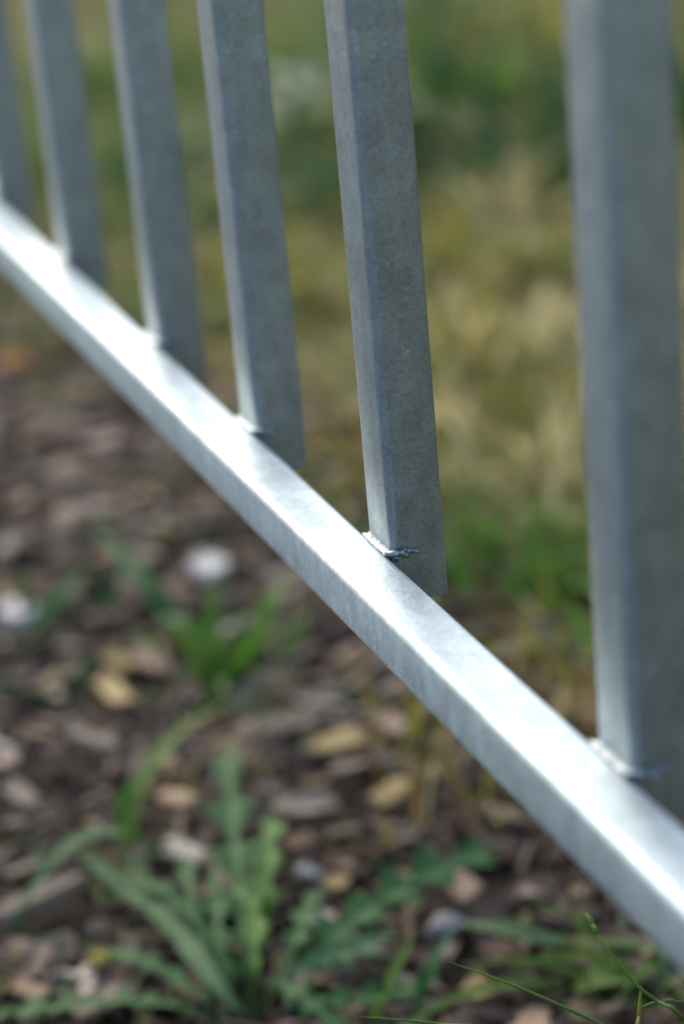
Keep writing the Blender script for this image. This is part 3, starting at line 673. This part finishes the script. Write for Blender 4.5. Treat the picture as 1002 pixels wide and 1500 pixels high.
# single blades and stems in the mulch
def single(name, pts, w, mat, label, cat, n=18, fold=.3, **k):
    b = pts[0]; o0 = Vector((b[0], b[1], hgt(b[0], b[1]))); mb = MB()
    ribbon(mb, [V(p) - o0 for p in pts], w * 1.17, n, 0, fold, **k)
    return tag(link(name, mb.mesh('blade', mat), None, o0), label, cat)
single('grass_shoot', [(-0.2895, -0.0292, 0.0000), (-0.2947, -0.0194, 0.0200), (-0.3137, -0.0022, 0.0300), (-0.3362, 0.0202, 0.0320), (-0.3674, 0.0562, 0.0260)], .0085, M_GREEN, 'curved green blade arching up to the right above the rosette weed', 'grass blade')
single('grass_shoot', [(-0.2999, -0.0210, 0.0000), (-0.2964, -0.0207, 0.0160), (-0.3007, -0.0191, 0.0240), (-0.3065, -0.0128, 0.0300)], .0085, M_BRIGHT, 'short bright green blade standing at the foot of the curved blade', 'grass blade')
single('grass_shoot', [(-0.2797, -0.0115, 0.0000), (-0.2634, -0.0306, 0.0280), (-0.2574, -0.0524, 0.0340), (-0.2505, -0.0704, 0.0260), (-0.2456, -0.0870, 0.0100)], .0085, M_WEEDP, 'pale green blade arching over the thick grey stick', 'grass blade')
single('grass_shoot', [(-0.5058, 0.0672, 0.0000), (-0.5263, 0.0610, 0.0180), (-0.5680, 0.0564, 0.0260), (-0.6171, 0.0518, 0.0260)], .0115, M_WEED, 'long dark green blade slanting above the white stone', 'grass blade')
single('grass_shoot', [(-0.1236, 0.1269, 0.0000), (-0.1167, 0.1029, 0.0160), (-0.1274, 0.0870, 0.0200), (-0.1460, 0.0762, 0.0160)], .0105, M_DARK, 'dark green blade lying flat under the rail at the right', 'grass blade')
single('grass_shoot', [(-0.1181, 0.0276, 0.0000), (-0.1095, 0.0311, 0.0200), (-0.1140, 0.0406, 0.0300), (-0.1186, 0.0474, 0.0340)], .0050, M_GREEN, 'short green blade leaning below the toothed right leaf', 'grass blade')
single('grass_shoot', [(-0.1066, 0.0398, 0.0000), (-0.1068, 0.0460, 0.0200), (-0.1134, 0.0545, 0.0260), (-0.1311, 0.0691, 0.0240)], .005, M_WEED, 'short dark blade leaning beside the short green blade', 'grass blade')
pl = plant('seedling', (-0.0911, 0.1379, 0.0000), 'seedling with one rounded green leaf at lower right behind the fine stems', 'seedling')
mb = MB(); ribbon(mb, [Vector(p) - pl.location for p in ((-0.0864, 0.1429, -0.0020), (-0.0859, 0.1263, 0.0100), (-0.0880, 0.1141, 0.0120), (-0.0931, 0.1035, 0.0060))], .020, 18, 0, .3, prof=lambda s: math.sin(math.pi * min(.98, s * .95 + .03)) ** .6)
link('leaf', mb.mesh('leaf', M_GREEN), pl)
single('grass_shoot', [(-0.1017, 0.1591, 0.0000), (-0.0909, 0.1383, 0.0160), (-0.0965, 0.1232, 0.0200), (-0.1150, 0.1081, 0.0160)], .006, M_GREEN, 'green blade lying behind the fine stems at the right edge', 'grass blade')

def stem(pts, r, mat, label, nodes=()):
    b = pts[0]; o0 = Vector((b[0], b[1], 0)); mb = MB(); P = [V(p) - o0 for p in pts]
    n = 40; v = []
    bead(mb, P, r * 1.35, 3, n, 6, .12, True, .62)
    o = tag(link('wild_grass', mb.mesh('stem', mat), None, o0), label, 'wild grass')
    for s, rr_, L in nodes:
        mb = MB(); c = cr(P, s); t = (cr(P, min(1, s + .02)) - cr(P, max(0, s - .02))).normalized()
        bead(mb, [c - t * L, c + Vector((0, 0, rr_ * .5)), c + t * L], rr_, s * 10, 10, 7, .25)
        link('seed', mb.mesh('seed', M_GREEN), o)
    return o
stem([(-0.0158, 0.1117, 0.0000), (0.0930, 0.0383, 0.1200), (0.0916, 0.0271, 0.1300), (0.0774, 0.0121, 0.1370), (0.0671, 0.0040, 0.1390), (0.0526, -0.0046, 0.1390)], .00055, M_GREEN, 'long thin green grass stem sloping up left from the bottom edge')
stem([(0.0025, 0.1295, 0.0000), (0.0979, 0.0529, 0.1250), (0.0927, 0.0451, 0.1330), (0.0869, 0.0411, 0.1370), (0.0743, 0.0383, 0.1430), (0.0590, 0.0397, 0.1450)], .0006, M_GREEN, 'green grass stem with small seeds below the rail at right', [(.975, .0008, .0022), (.945, .0010, .0025), (.90, .0009, .0022)])
stem([(-0.0322, 0.0978, 0.0000), (0.0897, 0.0394, 0.1200), (0.0893, 0.0408, 0.1270), (0.0866, 0.0428, 0.1310), (0.0852, 0.0442, 0.1350)], .0006, M_OLIVE, 'short upright pale stem at lower right corner')
stem([(0.0875, 0.0425, 0.1280), (0.0890, 0.0461, 0.1295), (0.0910, 0.0496, 0.1300), (0.0937, 0.0554, 0.1300)], .0005, M_GREEN, 'fine green side stem branching off the short pale stem', [(.7, .0008, .0016)])
stem([(-0.0558, 0.0614, 0.0000), (0.0680, 0.0019, 0.1200), (0.0621, -0.0131, 0.1250), (0.0563, -0.0251, 0.1270), (0.0505, -0.0360, 0.1280)], .00045, M_GREEN, 'very thin green stem along the bottom edge')

single('grass_shoot', [(-0.5266, -0.0167, 0.0000), (-0.5244, -0.0030, 0.0200), (-0.5348, 0.0144, 0.0300), (-0.5456, 0.0348, 0.0300)], .010, M_WEED, 'broad green blade rising right of the white stone at the left edge', 'grass blade')
single('grass_shoot', [(-0.4378, 0.0695, 0.0000), (-0.4305, 0.0606, 0.0250), (-0.4411, 0.0535, 0.0360), (-0.4603, 0.0458, 0.0340)], .009, M_BRIGHT, 'bright green blade bending left out of the bright green tuft', 'grass blade')
single('grass_shoot', [(-0.4340, 0.0758, 0.0000), (-0.4122, 0.0821, 0.0350), (-0.4155, 0.0933, 0.0500), (-0.4350, 0.1095, 0.0500)], .009, M_BRIGHT, 'bright green blade bending right out of the bright green tuft', 'grass blade')

# yellow bud
t = plant('flower_bud', (-0.2019, -0.0605, 0.0000), 'small round yellow bud beside the toothed leaf at lower left', 'flower bud')
mb = MB(); rs = random.Random(8)
for q in range(26):
    dd = Vector((rs.gauss(0, 1), rs.gauss(0, 1), rs.gauss(.5, .6))).normalized() * .0042; c = Vector((0, 0, .010))
    ribbon(mb, [c + dd * .1, c + dd * .6, c + dd * .9, c + dd], .0026, 3)
link('petals', mb.mesh('petals', M_YELL), t)
mb = MB(); bead(mb, [Vector((0, 0, -.002)), Vector((.001, 0, .004)), Vector((0, 0, .010))], .0012, 2, 8, 6, .1, False)
link('stem', mb.mesh('stem', M_WEED), t)
